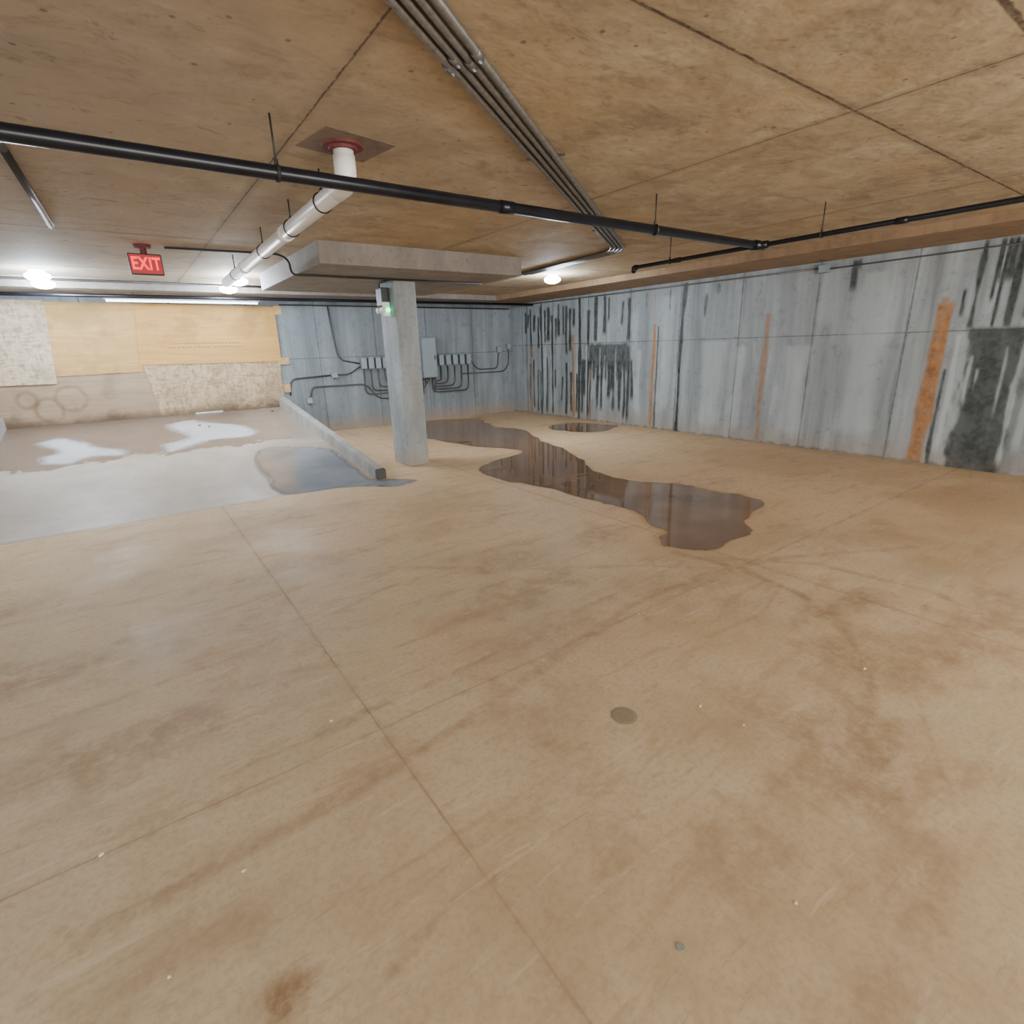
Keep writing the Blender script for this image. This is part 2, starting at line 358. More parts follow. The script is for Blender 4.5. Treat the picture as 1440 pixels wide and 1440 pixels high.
# ------------------------------------------------------------------ long stained wall
def wall_cols(U,V):   # U=y, V=z
    e=(fbm(U*14,V*5,8)-.5); nz=fbm(U*5,V*2,2); nf=fbm(U*22,V*9,21)
    D=np.zeros(U.shape); O=np.zeros(U.shape); W=np.zeros(U.shape)
    def drip(y,zt,zb,w,s,M,blunt=.05,seed=0,soft=.0,wand=.05):
        ww=w*(.6+.8*vn(V*3+seed,0*V+seed*7.3,seed)); yy=y+wand*(vn(V*1.5+seed*3.1,V*0,seed+4)-.5)
        d=np.abs(U-yy)+e*(.02+soft); a=1-sst(d,ww*.35-soft*.4,ww*.62+soft*.6)
        tp=sst(V,zb-.0,zb+blunt*2)*(1-sst(V,zt-.04,zt+.02))
        return np.maximum(M,s*a*tp)
    rnd=random.Random(11)
    for y,s,w in ((10.12,.9,.06),(8.82,.95,.10),(6.17,1.,.075),(10.7,.5,.05),(7.4,.35,.03),(3.9,.25,.025),(2.77,.3,.03),(5.05,.18,.02),(7.35,.4,.02)):
        D=drip(y,2.58,0,w,s,D,.01,int(y*10))
    for i in range(15):
        y=9.0+i*.125+rnd.uniform(-.03,.03); D=drip(y,rnd.uniform(2.2,2.5),rnd.uniform(1.3,2.0),rnd.uniform(.05,.11),.92,D,.05,i,.012)
    for y,zt,zb,w in ((8.10,2.54,1.75,.10),(7.95,2.5,2.0,.05),(7.42,2.45,1.6,.08),(7.6,2.4,1.9,.05),(8.35,2.55,1.6,.10),(8.55,2.3,1.5,.08),(5.72,2.36,1.94,.06),(5.5,2.5,2.3,.07),(6.45,2.5,2.1,.03),(3.50,2.58,2.14,.075),(3.42,2.58,2.4,.05),(7.0,2.5,2.2,.03)):
        D=drip(y,zt,zb,w,.92,D,.06,int(y*7),.01)
    blk=(1-sst(np.abs(U-7.98)+e*.3,.50,.70))*sst(V+e*.5,.90,1.2)*(1-sst(V+e*.06,1.58,1.64)); D=np.maximum(D,.92*blk*(.85+.15*sst(nf,.4,.6)))
    for i in range(16):
        y=7.32+i*.088+rnd.uniform(-.02,.02); D=drip(y,1.3,rnd.choice([.05,.2,.45,.6,.8,.0]),rnd.uniform(.05,.10),.95,D,.08,i+30,.01)
    for i in range(12):
        y=8.75+i*.17+rnd.uniform(-.05,.05); D=drip(y,rnd.uniform(.9,1.6),rnd.choice([0,.1,.3,.6]),rnd.uniform(.04,.09),.9,D,.06,i+60,.012)
    blk=(1-sst(U+e*.2,2.04,2.14))*(1-sst(V+e*.05,1.62,1.68))*sst(U,.2,.5); D=np.maximum(D,.93*blk*(.35+.65*sst(U+e*.25,1.50,1.62))*(.9+.1*sst(nz,.3,.6)))
    for y,zt,zb,w in ((2.13,2.61,1.6,.05),(1.99,2.6,1.9,.04),(1.88,2.6,2.1,.06),(1.80,2.6,1.6,.07),(1.66,2.6,1.7,.06),(1.53,2.6,1.9,.05),(1.42,2.6,1.0,.05),(1.30,2.6,.6,.05),(2.25,2.1,1.75,.04),(1.93,2.6,1.6,.04)):
        D=drip(y,zt,zb,w,.95,D,.05,int(y*31),.006,.02)
    for y,zt,zb,w,s in ((2.20,1.6,.1,.06,.8),(2.04,1.35,.7,.035,.9),(1.96,1.2,.9,.02,.8),(1.60,1.5,.0,.035,.8),(1.74,1.45,.6,.02,.7),(1.47,1.5,.2,.08,.6),(8.2,1.55,.9,.03,.6),(7.75,1.55,.8,.03,.6),(8.05,1.4,.7,.02,.6),(8.6,1.6,0,.05,.6),(7.15,1.5,.2,.12,.5),(5.5,1.6,.1,.35,.5),(6.5,2.4,.3,.2,.45),(5.0,1.5,.1,.2,.45),(3.2,2.4,.2,.4,.5),(4.1,1.5,.1,.35,.5),(3.75,2.5,1.7,.3,.35)):
        W=drip(y,zt,zb,w,s,W,.1,int(y*17),.02,.02)
    D=D*(1-.7*np.clip(W*1.2,0,1)*((U<2.3)|(U>7.2)))
    for y,zt,zb,w,s,sf in ((9.02,1.83,0,.09,.85,.01),(6.79,1.94,0,.08,.85,.01),(6.80,2.5,1.9,.03,.5,.01),(4.60,1.98,0,.085,.62,.02),(4.62,1.9,.6,.04,.5,.01),(2.41,1.96,0,.16,.90,.015),(2.42,2.03,.8,.08,.7,.02),(2.44,1.2,.0,.13,.8,.015),(10.55,1.6,0,.10,.6,.02),(8.45,1.1,0,.05,.6,.02)):
        O=drip(y,zt,zb,w,s,O,.02,int(y*13),sf,.04)
    O=O*(.85+.15*sst(nf,.35,.6))
    D=D*(1-.8*O); D=np.maximum(D,.9*(1-sst(np.abs(U-2.28)+e*.05,.012,.035))*(V<1.2))
    D=np.maximum(D,.85*(1-sst(np.abs(U-6.70)+e*.03,.01,.025))*(V<1.9))
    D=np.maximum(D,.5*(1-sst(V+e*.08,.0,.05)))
    return D,O,W
ysw=np.concatenate([np.arange(YF,.2,.15),np.arange(.2,YB,.015),[YB]]); zsw=np.concatenate([np.arange(0,ZC,.02),[ZC]])
S(grid("wall_right",ysw,zsw,lambda U,V:np.stack([XR+0*U,U,V],-1),M_wr,wall_cols))
# back wall with opening
bm=bmesh.new(); bm_box(bm,XL,-1.75,YB,YB+.2,0,ZC); bm_box(bm,-1.75,2.55,YB,YB+.2,2.44,ZC); bm_box(bm,2.55,XR,YB,YB+.2,0,ZC)
S(from_bm("wall_back",bm,M_wb,origin=(0,YB,0)))
S(box("wall_left",XL-.2,XL,YF,YB,0,ZC,M_wb))
# unseen wall behind the viewer, with a wide opening added for fill light
bm=bmesh.new(); bm_box(bm,XL,-3.2,YF-.2,YF,0,ZC); bm_box(bm,-3.2,7.4,YF-.2,YF,2.5,ZC); bm_box(bm,7.4,XR,YF-.2,YF,0,ZC)
S(from_bm("wall_front",bm,M_wb,origin=(0,YF,0)))
bm=bmesh.new(); bm_box(bm,XL,XR,YF-.2,YB+.2,ZC,ZC+.2)
ceil=S(from_bm("ceiling",bm,M_ceil,origin=(0,0,ZC)))
S(box("trim_1",7.12,XR,YF,YB,2.60,ZC+.01,M_beam,.01)); S(box("trim_2",XL,7.12,10.35,YB,2.60,ZC+.01,M_panel,.01))
S(box("trim_3",1.88,4.48,5.93,8.7,2.48,ZC+.01,M_panel,.008))
pm=bmesh.new(); bm_box(pm,-.21,.21,-.18,.18,-.003,.004)
patch=from_bm("trim_4",pm,M_patch,origin=(0,0,0)); patch.location=(1.27,3.28,ZC); patch.rotation_euler=(0,0,.18); S(patch)

# ------------------------------------------------------------------ ramp and curbs
bm=bmesh.new(); x0,x1=-1.62,2.42
v=[bm.verts.new(c) for c in ((x0,RS,0),(x1,RS,0),(x1,YB,0),(x0,YB,0),(x1,YB,rz(YB)),(x0,YB,rz(YB)))]
for f in ((0,1,4,5),(0,3,2,1),(1,2,4),(0,5,3),(3,5,4,2)): bm.faces.new([v[i] for i in f])
T(from_bm("concrete_ramp",bm,M_ramp),"grey wet concrete vehicle ramp rising to the boarded opening","ramp")
def curb(x0,x1,label):
    bm=bmesh.new(); y0=6.40; pts=[(y0,0,.135),(YB,0,rz(YB)+.19)]
    v=[]
    for y,b,t in pts: v+= [bm.verts.new((x0,y,b)),bm.verts.new((x1,y,b)),bm.verts.new((x1,y,t)),bm.verts.new((x0,y,t))]
    for f in ((0,1,2,3),(7,6,5,4),(0,4,5,1),(1,5,6,2),(2,6,7,3),(3,7,4,0)): bm.faces.new([v[i] for i in f])
    bmesh.ops.recalc_face_normals(bm,faces=bm.faces)
    bmesh.ops.bevel(bm,geom=list(bm.edges),offset=.012,segments=2,affect='EDGES')
    return T(from_bm("concrete_curb",bm,M_curb),label,"curb")
curb(2.42,2.55,"pale concrete curb along the ramp ending at the column")
curb(-1.78,-1.62,"grey concrete curb on the outer ramp edge")
bm=bmesh.new(); bm_box(bm,3.10,3.41,6.87,7.39,0,2.48,.012)
T(from_bm("concrete_column",bm,M_col),"rectangular grey concrete column with chamfered edges","column")

# ------------------------------------------------------------------ puddles (thin water films; the ramp ones fade out at their rims)
def mat_water(name,c1,c2,rough,ior=1.36,film=True):
    n=NT(name); f=n.noise(None,1.6,2,.5)
    n.set(base=n.ramp(f,[(.35,c1),(.65,c2)]),rough=rough,ior=ior,spec=.6)
    if film: n.put(n.p.inputs['Alpha'],n.attr('film')[0])
    return n.m
M_pud=mat_water("muddy_water",(.17,.092,.043),(.25,.140,.068),.02,1.45,False)
M_pudr=mat_water("glare_tinted_water",(.50,.51,.53),(.60,.61,.63),.16,1.5)  # whitish base colour paints in the lamp glare reflected by the water
M_pudg=mat_water("dark_water_on_ramp",(.20,.21,.235),(.28,.29,.315),.10,1.5)  # blue-grey sheen of the reflections is put into the base colour
def puddle(outline,mat,label,ramp=False,rim=.0,res=.04):
    xs=[p[0] for p in outline]; ys=[p[1] for p in outline]
    bm=bmesh.new(); vs=[bm.verts.new((x,y,0)) for x,y in outline]; bm.faces.new(vs)
    bmesh.ops.triangulate(bm,faces=list(bm.faces))
    if rim>0:
        for axis,c0,c1,extra in ((0,min(xs)+.02,max(xs),()),(1,min(ys)+.02,max(ys),(RS,))):
            for c in list(np.arange(c0,c1,res*3))+list(extra):
                co=(c,0,0) if axis==0 else (0,c,0); no=(1,0,0) if axis==0 else (0,1,0)
                bmesh.ops.bisect_plane(bm,geom=list(bm.verts)+list(bm.edges)+list(bm.faces),plane_co=co,plane_no=no,dist=1e-5)
        bmesh.ops.triangulate(bm,faces=list(bm.faces))
        P=np.array([(q.co.x,q.co.y) for q in bm.verts]); d=-polydist(P[:,0],P[:,1],outline); a=np.clip(sst(np.maximum(d,0),-rim*.2,rim),0,1)
        lay=bm.verts.layers.float_color.new('film')
        for q,al in zip(bm.verts,a): q[lay]=(al,al,al,1)
    for q in bm.verts: q.co.z=(rz(q.co.y) if ramp else 0)+.003
    o=from_bm("puddle",bm,mat)
    return T(o,label,"puddle")
puddle(oA,M_pud,"long irregular puddle of muddy brown water on the floor")
puddle(oB,M_pud,"small muddy puddle at the foot of the stained wall")
puddle(oC,M_pudr,"shiny shallow puddle on the wet ramp",True,.14)
puddle(oD,M_pudr,"shiny shallow puddle near the boarded opening",True,.14)
puddle(oE,M_pudg,"dark blue-grey puddle at the foot of the ramp",True,.06)

# ------------------------------------------------------------------ boards
def mat_ply(name,c,rings=False,osb=False):
    n=NT(name); X,Y,Z=n.xyz()
    if osb:
        v=n.t.nodes.new("ShaderNodeTexVoronoi"); n.put(v.inputs['Vector'],n.scale(n.pos(),(12,1,38),rot=(0,.5,0))); v.inputs['Scale'].default_value=1
        v2=n.t.nodes.new("ShaderNodeTexVoronoi"); n.put(v2.inputs['Vector'],n.scale(n.pos(),(30,1,11),rot=(0,-.3,0))); v2.inputs['Scale'].default_value=1
        s1=n.t.nodes.new("ShaderNodeSeparateColor"); n.put(s1.inputs[0],v.outputs[1]); s2=n.t.nodes.new("ShaderNodeSeparateColor"); n.put(s2.inputs[0],v2.outputs[1])
        f=n.math('MULTIPLY',n.math('ADD',s1.outputs[0],s2.outputs[1]),.5)
        base=n.ramp(f,[(.1,tuple(x*.6 for x in c)),(.5,c),(.9,tuple(min(.9,x*1.2) for x in c))])
    else:
        g=n.noise(n.scale(n.pos(),(1.2,1,14)),1,4,.65,.8); base=n.ramp(g,[(.3,tuple(x*.8 for x in c)),(.7,tuple(min(.9,x*1.12) for x in c))])
    st=n.noise(None,1.6,4,.65); base=n.mix(n.mapr(st,.48,.66,0,.5),base,tuple(x*.5 for x in c))
    if rings:
        for cx,cz,r in ((-1.05,.85,.17),(-.74,1.0,.19),(-1.28,1.02,.12)):
            d=n.math('SQRT',n.math('ADD',n.math('POWER',n.math('SUBTRACT',X,cx),2.0),n.math('POWER',n.math('SUBTRACT',Z,cz),2.0)))
            d=n.math('ADD',d,n.math('MULTIPLY',n.math('SUBTRACT',st,.5),.16))
            base=n.mix(n.math('MULTIPLY',n.line(d,r,.004,.045),n.mapr(st,.35,.6,.25,.65)),base,(.16,.095,.055))
    z2=n.math('ADD',Z,n.math('MULTIPLY',st,-.35)); base=n.mix(n.mapr(z2,.40,.64,.85,0),base,(.09,.055,.035))
    return n.set(base=base,rough=.7,spec=.3)
M_plyA=mat_ply("yellow_plywood",(.54,.33,.125)); M_plyB=mat_ply("orange_plywood",(.56,.315,.10)); M_plyC=mat_ply("stained_plywood",(.36,.26,.175),rings=True)
M_osb=mat_ply("osb_flakes",(.46,.335,.21),osb=True); M_osb2=mat_ply("pale_osb_flakes",(.55,.44,.31),osb=True)
def board(name,poly,y,mat,label,cat):
    bm=bmesh.new(); a=[bm.verts.new((x,y,z)) for x,z in poly]; b=[bm.verts.new((x,y+.012,z)) for x,z in poly]
    bm.faces.new(a); bm.faces.new(b[::-1])
    for i in range(len(poly)): k=(i+1)%len(poly); bm.faces.new((a[i],a[k],b[k],b[i]))
    return T(from_bm(name,bm,mat),label,cat)
board("osb_sheet",[(-1.85,1.26),(-.86,1.25),(-.75,2.50),(-1.85,2.50)],11.245,M_osb2,"pale weathered OSB sheet covering the opening","board")
board("plywood_sheet",[(-.90,1.36),(.32,1.38),(.45,2.48),(-.82,2.48)],11.26,M_plyA,"plain yellow plywood sheet screwed over the opening","board")
pb=board("plywood_sheet",[(.29,1.49),(2.58,1.46),(2.60,2.46),(.40,2.48)],11.245,M_plyB,"orange plywood sheet with faint printed stamp","board")
board("plywood_sheet",[(-1.85,.603),(.52,.603),(.42,1.54),(-1.85,1.40)],11.275,M_plyC,"water-stained plywood sheet with brown ring marks","board")
board("osb_sheet",[(.44,.603),(.95,.603),(.97,.622),(1.4,.620),(1.42,.603),(2.52,.603),(2.56,1.50),(.33,1.52)],11.262,M_osb,"tan OSB sheet standing above the ramp","board")
M_ink=simple("faded_ink",(.28,.155,.07),.8)
bm=bmesh.new(); rr=random.Random(3)
for row,(xa,xb) in enumerate(((.78,1.88),(.74,1.92))):
    x=xa
    while x<xb:
        w=rr.uniform(.015,.05); bm_box(bm,x,x+w,11.242,11.245,1.815-row*.06,1.835-row*.06); x+=w+rr.uniform(.008,.025)
stamp=from_bm("ink_stamp",bm,M_ink); stamp["label"]="faint illegible ink stamp"; stamp["kind"]="stuff"; par(stamp,pb)
for i,(x,z,w,h) in enumerate(((2.65,2.40,.14,.16),(2.63,1.47,.2,.13),(2.62,.95,.12,.16))):
    o=box("wood_block",x-w/2,x+w/2,11.255,11.30,z-h/2,z+h/2,M_wood,.004); T(o,"short pine block nailed beside the boards","wood block","pine blocks")

# ------------------------------------------------------------------ black sprinkler pipe
zp=2.45; yp=3.06; xp=5.15
def hanger(x,y,z,R,ax,mat=M_rod):
    a=ring("hanger_ring",(x,y,z),ax,R+.004,.004,mat); b=tube("hanger_rod",[(x,y,z+R+.004),(x,y,ZC)],.005,mat,seg=8); 
    bm=bmesh.new(); bm_tube(bm,[(x,y,z+R-.002),(x,y,z+R+.025)],.011,6); c=from_bm("hanger_nut",bm,mat)
    return [a,b,c]
main=[tube("pipe_run",[(XL,yp,zp),(xp,yp,zp)],.034,M_iron,seg=20)]
for x in (-2.4,-.55,2.2): main.append(tube("coupling",[(x-.05,yp,zp),(x+.05,yp,zp)],.038,M_iron,seg=20))
bm=bmesh.new(); bm_tube(bm,[(xp-.09,yp,zp),(xp+.05,yp,zp)],.042,18); bm_tube(bm,[(xp,yp-.08,zp),(xp,yp+.08,zp)],.034,18); main.append(from_bm("tee_fitting",bm,M_iron,True))
e=thing("sprinkler_pipe",(0,yp,zp),main); T(e,"thick black iron sprinkler main hung below the ceiling","pipe")
br=[tube("pipe_run",[(xp,YF+.3,zp),(xp,4.62,zp),(xp,4.62,zp-.06)],.021,M_iron,.03,14),tube("elbow_fitting",[(xp,4.57,zp),(xp,4.62,zp),(xp,4.62,zp-.045)],.029,M_iron,.03,14)]
for y in (1.9,4.0): br.append(tube("coupling",[(xp,y-.04,zp),(xp,y+.04,zp)],.026,M_iron,seg=14))
e=thing("sprinkler_branch_pipe",(xp,1,zp),br); T(e,"thinner black sprinkler branch pipe with end elbow","pipe")
for x in (-1.3,.82,3.64):
    e=thing("pipe_hanger",(x,yp,zp),hanger(x,yp,zp,.034,(1,0,0))); T(e,"dark steel rod hanger holding the black pipe","pipe hanger","black pipe hangers")
for y in (.4,2.5,4.1):
    e=thing("pipe_hanger",(xp,y,zp),hanger(xp,y,zp,.021,(0,1,0))); T(e,"dark steel rod hanger holding the black pipe","pipe hanger","black pipe hangers")
# white drain
xd,yd,zd=1.25,3.28,2.515
parts=[tube("pipe_run",[(xd,yd,ZC-.02),(xd,yd,zd),(1.31,7.95,zd-.03)],.055,M_pvc,.11,24)]
parts.append(tube("elbow_fitting",fillet([(xd,yd,zd+.13),(xd,yd,zd),(xd+.002,yd+.16,zd)],.11),.060,M_pvc,0,24))
for y in (4.75,6.6): parts.append(tube("coupling",[(1.25+(y-yd)*.0128,y-.06,zd-.0064*(y-yd)),(1.25+(y-yd)*.0128,y+.06,zd-.0064*(y-yd))],.061,M_pvc,seg=24))
fl_=bmesh.new(); bm_tube(fl_,[(xd,yd,ZC-.003),(xd,yd,ZC-.015),(xd,yd,ZC-.016),(xd,yd,ZC-.03)],[.115,.11,.08,.075],28)
f=from_bm("ceiling_flange",fl_,M_red); f["label"]="red primed round collar"; parts.append(f)
e=thing("drain_pipe",(xd,yd,zd),parts); T(e,"white plastic drain pipe dropping from a red ceiling collar","pipe")
for y in (3.75,4.55,5.6,7.2):
    x=1.25+(y-yd)*.0128; z=zd-.0064*(y-yd); e=thing("pipe_hanger",(x,y,z),hanger(x,y,z,.055,(0,1,0))); T(e,"black clevis hanger around the white drain pipe","pipe hanger","drain pipe hangers")

# ------------------------------------------------------------------ ceiling conduits
dr=Vector((4.1,2.95,0)).normalized(); nr=Vector((-dr.y,dr.x,0)); A0=Vector((1.05,1.91,0)); B0=Vector((5.17,4.86,0))
for i in range(4):
    o=(i-1.5)*.047; a=A0+nr*o-dr*4.2; b=B0+nr*o*.9+dr*(-o*.5); z=2.675
    pts=[(a.x,a.y,z),(b.x,b.y,z),(5.40-o,(7.0+i*.1) if i<3 else 7.4,z)]
    ps=[tube("conduit_run",pts,.0155,M_emt,.30,12)]
    for t in (.32,3.1):
        c=A0+nr*o+dr*(t+ (.05 if i%2 else 0)); ps.append(tube("conduit_coupling",[(c.x-dr.x*.03,c.y-dr.y*.03,z),(c.x+dr.x*.03,c.y+dr.y*.03,z)],.020,M_emt,seg=12))
    e=thing("electrical_conduit",(a.x,a.y,z),ps); T(e,"galvanised conduit clipped diagonally across the ceiling","conduit","parallel ceiling conduits")
for k in (1.6,3.9):
    c=A0+dr*k; bm=bmesh.new(); vs=bm_box(bm,-.012,.012,-.12,.12,2.690,2.70,.002)
    bmesh.ops.rotate(bm,verts=bm.verts,cent=(0,0,0),matrix=Matrix.Rotation(math.atan2(dr.y,dr.x),3,'Z')); bmesh.ops.translate(bm,verts=bm.verts,vec=(c.x,c.y,0))
    T(from_bm("conduit_strap",bm,M_emtd),"flat steel strap over the ceiling conduits","bracket","conduit straps")
def conduit(pts,r,label,mat=M_emtd,fil=.08,group=None):
    return T(tube("electrical_conduit",pts,r,mat,fil,10),label,"conduit",group)
conduit([(-.27,4.15,2.678),(-.23,6.2,2.678)],.022,"short grey conduit stub on the ceiling",M_rod)
conduit([(.62,6.95,2.687),(1.72,6.86,2.687),(1.81,6.8,2.62),(1.81,6.78,2.465),(1.95,6.76,2.466),(4.40,6.76,2.466)],.012,"dark conduit running under the drop slab",M_rod,.07)
conduit([(3.0,6.79,2.466),(3.0,7.12,2.46),(3.02,7.15,2.40)],.010,"short conduit dropping to the emergency unit",M_rod,.05)
conduit([(8.187,3.95,2.52),(8.187,10.9,2.56)],.012,"thin grey conduit along the top of the stained wall",M_emt)
conduit([(8.19,3.79,2.50),(8.19,.2,2.53)],.009,"thin grey conduit along the wall top",M_emt)
b1=box("box_body",8.11,8.2,3.80,3.92,2.45,2.56,M_box,.006); b2=box("box_cover",8.105,8.11,3.81,3.91,2.46,2.55,M_boxl,.001)
T(thing("junction_box",(8.16,3.86,2.45),[b1,b2]),"small grey junction box high on the stained wall","junction box")
T(tube("water_pipe",[(-4.5,10.45,2.50),(8.2,10.45,2.54)],.028,M_iron,0,14),"dark pipe running below the rear beam","pipe")
T(tube("water_pipe",[(-4.5,9.9,2.66),(2.9,9.9,2.66)],.018,M_emtd,.1,12),"thin grey pipe under the ceiling near the rear","pipe")
conduit([(2.7,11.285,2.50),(8.1,11.285,2.50)],.014,"dark conduit along the top of the rear wall",M_rod)

# ------------------------------------------------------------------ electrical gear on the back wall
yw=11.282
def ebox(name,x,z,w,h,d,label,cat,group=None):
    a=box("box_body",x-w/2,x+w/2,YB-d,YB,z-h/2,z+h/2,M_box,.006)
    b=box("box_cover",x-w/2+.008,x+w/2-.008,YB-d-.007,YB-d,z-h/2+.01,z+h/2-.01,M_boxl,.002)
    bm=bmesh.new(); bm_tube(bm,[(x,YB-d*.5,z-h/2-.03),(x,YB-d*.5,z-h/2)],.022,10); c=from_bm("conduit_hub",bm,M_emt)
    e=thing(name,(x,YB,z-h/2),[a,b,c]); return T(e,label,cat,group)
pbody=box("cabinet_body",5.58,5.95,YB-.13,YB,.98,1.87,M_box,.008); pdoor=box("cabinet_door",5.60,5.93,YB-.142,YB-.13,1.0,1.85,M_boxl,.004); ph=box("door_handle",5.88,5.90,YB-.16,YB-.142,1.38,1.48,M_dark,.003); par(ph,pdoor)
T(thing("electrical_cabinet",(5.76,YB,.98),[pbody,pdoor]),"tall grey electrical panel cabinet mounted on rear wall","electrical panel")
m0=ebox("disconnect_box",4.22,1.36,.125,.23,.11,"small grey disconnect box with conduit hub","electrical box","disconnect boxes")
lv=bmesh.new(); bm_box(lv,4.275,4.30,YB-.1,YB-.05,1.38,1.45,.004); lev=from_bm("switch_lever",lv,M_dark); par(lev,m0)
for dx in (.16,.32,.48): copy_thing(m0,(dx,0,0))
for i in range(5): copy_thing(m0,(1.86+i*.185,0,.0))
for i in range(4):
    x=4.22+.16*i; zz=.92-(3-i)*.07; conduit([(x,yw-.03,1.22),(x,yw-.03,zz),(5.62+.05*i,yw-.03,zz),(5.62+.05*i,yw-.03,.98)],.016,"grey conduit curving from disconnect box to panel",M_emtd,.12,"panel conduits")
for i in range(5):
    x=6.08+.185*i; z=.90-.065*i; conduit([(x,yw-.03,1.22),(x,yw-.03,z),(5.92-.02*i,yw-.03,z),(5.92-.02*i,yw-.03,.98)],.016,"grey conduit curving from disconnect box to panel",M_emtd,.16,"panel conduits")
conduit([(3.62,yw,2.49),(3.66,yw,1.85),(3.72,yw,1.45),(4.16,yw,1.36)],.016,"grey conduit bending down the rear wall",M_emtd,.14)
conduit([(2.66,yw,.80),(2.70,yw,1.12),(3.50,yw,1.15)],.016,"grey conduit rising beside the boarded opening",M_emtd,.14)
conduit([(3.66,yw,1.15),(3.9,yw,1.15),(4.16,yw,1.30)],.016,"short grey conduit feeding the disconnect boxes",M_emtd,.1)
conduit([(3.05,yw,.74),(3.10,yw,.94),(4.25,yw,.93),(4.5,yw,.60),(5.60,yw,.56),(5.60,yw,.98)],.016,"grey conduit looping low across the rear wall",M_emtd,.14)
conduit([(6.9,yw,1.35),(7.1,yw,1.1),(7.7,yw,1.10),(7.74,yw,1.48)],.016,"grey conduit rising to a paired box",M_emtd,.12)
conduit([(6.66,yw,1.02),(7.9,yw,1.02),(8.05,yw,1.2),(8.05,yw,1.56)],.016,"grey conduit running toward the wall corner",M_emtd,.14)
ebox("junction_box",3.58,1.15,.13,.11,.07,"small grey junction box on rear wall","junction box","wall junction boxes")
ebox("junction_box",3.01,.68,.12,.12,.07,"small grey junction box low on rear wall","junction box","wall junction boxes")
ebox("junction_box",7.74,1.55,.13,.14,.08,"small grey junction box near the corner","junction box","wall junction boxes")
ebox("junction_box",8.03,1.62,.10,.12,.08,"small grey junction box near the corner","junction box","wall junction boxes")

# ------------------------------------------------------------------ exit sign
M_exitface=glow("exit_face",(1,.008,.015),.30,(.20,.01,.012)); M_exitlet=glow("exit_letters",(1,.03,.035),2.2,(.7,.03,.03))
sx,sy,sz=.43,6.95,2.515
sb=box("sign_housing",sx-.145,sx+.145,sy-.03,sy+.03,sz-.10,sz+.10,M_dark,.008)
sf=box("sign_face",sx-.135,sx+.135,sy-.034,sy-.03,sz-.088,sz+.088,M_exitface,.001)
tc=bpy.data.curves.new("t","FONT"); tc.body="EXIT"; tc.size=.148; tc.align_x='CENTER'; tc.align_y='CENTER'; tc.extrude=.003; tc.space_character=1.05; tc.offset=.003
to=bpy.data.objects.new("t",tc); COL.objects.link(to); bpy.context.view_layer.update()
me=bpy.data.meshes.new_from_object(to.evaluated_get(bpy.context.evaluated_depsgraph_get())); bpy.data.objects.remove(to)
me.transform(Matrix.Translation((sx,sy-.036,sz))@Matrix.Rotation(math.pi/2,4,'X')@Matrix.Diagonal((.80,1.12,1,1)))
me.materials.clear(); sl=newobj("sign_lettering",me,M_exitlet); sl["label"]="glowing red letters reading EXIT"; par(sl,sf)
cn=bmesh.new(); bm_tube(cn,[(sx,sy,sz+.10),(sx,sy,ZC-.03),(sx,sy,ZC-.029),(sx,sy,ZC)],[.03,.03,.075,.08],18); cn=from_bm("sign_canopy",cn,M_red)
T(thing("exit_sign",(sx,sy,sz-.115),[sb,sf,cn]),"illuminated red EXIT sign hanging from the ceiling","exit sign")
# emergency unit on column
M_green=glow("green_led",(.02,1,.35),5,(.1,.8,.3))
eb=box("unit_body",2.985,3.10,7.03,7.22,2.17,2.40,M_dark,.012); ec=box("unit_cover",2.98,3.09,7.02,7.03,2.04,2.22,M_white,.006)
hs=[]
for yy in (7.06,7.19):
    b_=bmesh.new(); bm_tube(b_,[(3.05,yy,2.13),(2.99,yy-.03,2.12),(2.97,yy-.04,2.115)],[.025,.042,.040],16); hs.append(from_bm("lamp_head",b_,M_white,True))
g_=bmesh.new(); bmesh.ops.create_uvsphere(g_,u_segments=14,v_segments=8,radius=.03); bmesh.ops.translate(g_,verts=g_.verts,vec=(3.05,7.0,2.12)); gr=from_bm("indicator_light",g_,M_green,True); gr["label"]="glowing green indicator"
T(thing("emergency_light",(3.05,7.12,2.04),[eb,ec,gr]+hs),"emergency light unit with green indicator fixed to column","emergency light")

# ------------------------------------------------------------------ ceiling lampholders
M_bulb=glow("lit_bulb",(.74,.87,1),90)
def lathe(name,prof,mat,c,seg=24):
    bm=bmesh.new(); rs=[]
    for r,z in prof: rs.append([bm.verts.new((c[0]+r*math.cos(2*math.pi*k/seg),c[1]+r*math.sin(2*math.pi*k/seg),c[2]+z)) for k in range(seg)])
    for a,b in zip(rs[:-1],rs[1:]):
        for k in range(seg): bm.faces.new((a[k],a[(k+1)%seg],b[(k+1)%seg],b[k]))
    bm.faces.new(rs[0]); bm.faces.new(rs[-1][::-1]); return from_bm(name,bm,mat,True)
lp=(5.92,7.02)
c0=(lp[0],lp[1],ZC)
can=lathe("lamp_canopy",[(.09,0),(.09,-.012),(.08,-.022),(.06,-.03),(.05,-.04)],M_white,c0)
bul=lathe("lamp_globe",[(.05,-.035),(.095,-.045),(.13,-.07),(.13,-.10),(.09,-.13),(.03,-.145)],M_bulb,c0)
lamp=thing("ceiling_lamp",c0,[can,bul])
ld=bpy.data.lights.new("lamp_light","POINT"); ld.energy=170; ld.color=(.77,.885,1.0); ld.shadow_soft_size=.14
lo=bpy.data.objects.new("lamp_light",ld); lo.location=(lp[0],lp[1],ZC-.145); COL.objects.link(lo); par(lo,lamp)
T(lamp,"glowing glass globe in a white ceiling lampholder","ceiling lamp","ceiling lampholders")
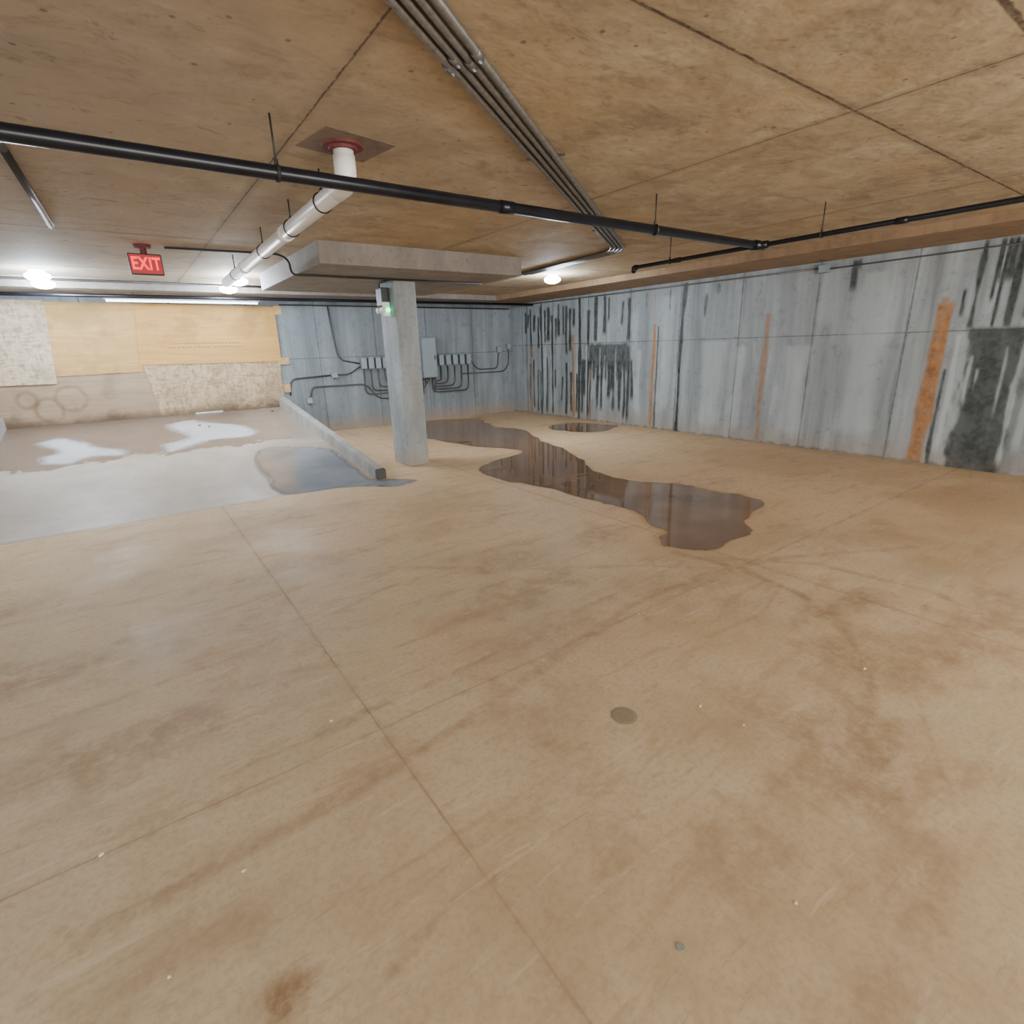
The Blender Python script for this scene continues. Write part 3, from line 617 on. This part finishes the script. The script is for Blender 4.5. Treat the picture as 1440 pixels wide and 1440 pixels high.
for x,y in ((-.60,9.2),(-.62,10.1),(1.62,8.9),(1.66,10.0),(-3.0,5.6),(-2.9,1.2),(4.2,-1.4)):  # last three are out of view, added to light the foreground
    copy_thing(lamp,(x-lp[0],y-lp[1],0))
# strip light over the boards
M_tube=glow("fluorescent_tube",(.86,.94,1),8,sample=True)
h=box("strip_housing",.0,2.25,10.72,10.80,2.50,2.545,M_white,.004); t1=tube("fluorescent_tube",[(.03,10.76,2.475),(2.22,10.76,2.475)],.016,M_tube,seg=8)
hr=[tube("hanger_rod",[(x,10.76,2.54),(x,10.76,2.60)],.004,M_rod,seg=6) for x in (.4,1.85)]
T(thing("strip_light",(1.12,10.76,2.47),[h,t1]+hr),"long white fluorescent strip light above the plywood","strip light")
# fill light added in the unseen opening to brighten ceiling and floor evenly
al=bpy.data.lights.new("added_fill_light","AREA"); al.shape='RECTANGLE'; al.size=10.4; al.size_y=2.4; al.energy=820; al.color=(1,.95,.87)
ao=bpy.data.objects.new("added_fill_light",al); ao.location=(2.1,YF-.1,1.25); ao.rotation_euler=(math.radians(90),0,0); COL.objects.link(ao)

# ------------------------------------------------------------------ floor bits
bm=bmesh.new(); bm_tube(bm,[(1.53,1.33,0),(1.53,1.33,.002),(1.53,1.33,.0021),(1.53,1.33,.003)],[.058,.058,.05,.048],36)
T(from_bm("floor_cleanout_cover",bm,simple("tarnished_brass",(.25,.19,.125),.6,0,.08,30)),"round tarnished metal cleanout cover set in floor","floor cover")
bm=bmesh.new(); bm_tube(bm,[(.94,.58,0),(.94,.58,.003)],.011,20)
T(from_bm("metal_disc",bm,simple("zinc_disc",(.30,.32,.29),.5,.4,.2,80)),"tiny grey metal disc lying on the floor","disc")
M_chip=simple("pale_chip",(.72,.66,.56),.7)
rc=random.Random(5)
for x,y in ((.46,2.12),(1.89,.97),(2.30,1.92),(-.22,1.36),(1.85,1.16),(1.31,.45),(1.52,1.89),(0,1.57),(-.38,1.93),(2.74,.83),(1.0,3.6),(2.5,3.4)):
    bm=bmesh.new(); L=rc.uniform(.005,.010); a=rc.uniform(0,6.28); n=6
    pts=[(x+L*rc.uniform(.5,1)*math.cos(a+2*math.pi*k/n)*(1 if k%3 else 1.5),y+L*rc.uniform(.3,.8)*math.sin(a+2*math.pi*k/n)) for k in range(n)]
    lo_=[bm.verts.new((p[0],p[1],0.0005)) for p in pts]; hi=[bm.verts.new((p[0],p[1],.004)) for p in pts]
    bm.faces.new(lo_[::-1]); bm.faces.new(hi)
    for k in range(n): bm.faces.new((lo_[k],lo_[(k+1)%n],hi[(k+1)%n],hi[k]))
    T(from_bm("debris_chip",bm,M_chip),"tiny pale chip of debris on the floor","debris","floor debris chips")
M_leaf=simple("dark_leaf",(.14,.09,.05),.8)
for x,y in ((.9,10.3),(1.02,10.15),(2.2,10.9)):
    bm=bmesh.new(); 
    for k in range(3):
        r=bmesh.ops.create_icosphere(bm,subdivisions=1,radius=rc.uniform(.012,.02)); bmesh.ops.translate(bm,verts=r['verts'],vec=(x+rc.uniform(-.012,.012),y+rc.uniform(-.012,.012),rz(y)+.008))
    T(from_bm("dirt_clump",bm,M_leaf),"small dark clump of dirt on the ramp","dirt","ramp dirt clumps")

# ------------------------------------------------------------------ world + camera
w=bpy.data.worlds.new("w"); scene.world=w; w.use_nodes=True; w.node_tree.nodes["Background"].inputs[0].default_value=(.85,.92,1,1); w.node_tree.nodes["Background"].inputs[1].default_value=2.0
try: w.cycles.sampling_method='NONE'
except Exception: pass
cd=bpy.data.cameras.new("camera"); cd.sensor_width=36; cd.lens=736/1440*36; cd.clip_start=.05
co=bpy.data.objects.new("camera",cd); COL.objects.link(co)
R=Matrix(((.8099,.1987,-.5519),(-.5864,.2272,-.7776),(-.0291,.9534,.3005)))
q=R.to_quaternion(); q.normalize()
co.matrix_world=Matrix.Translation((0,0,1.6))@q.to_matrix().to_4x4()
scene.camera=co
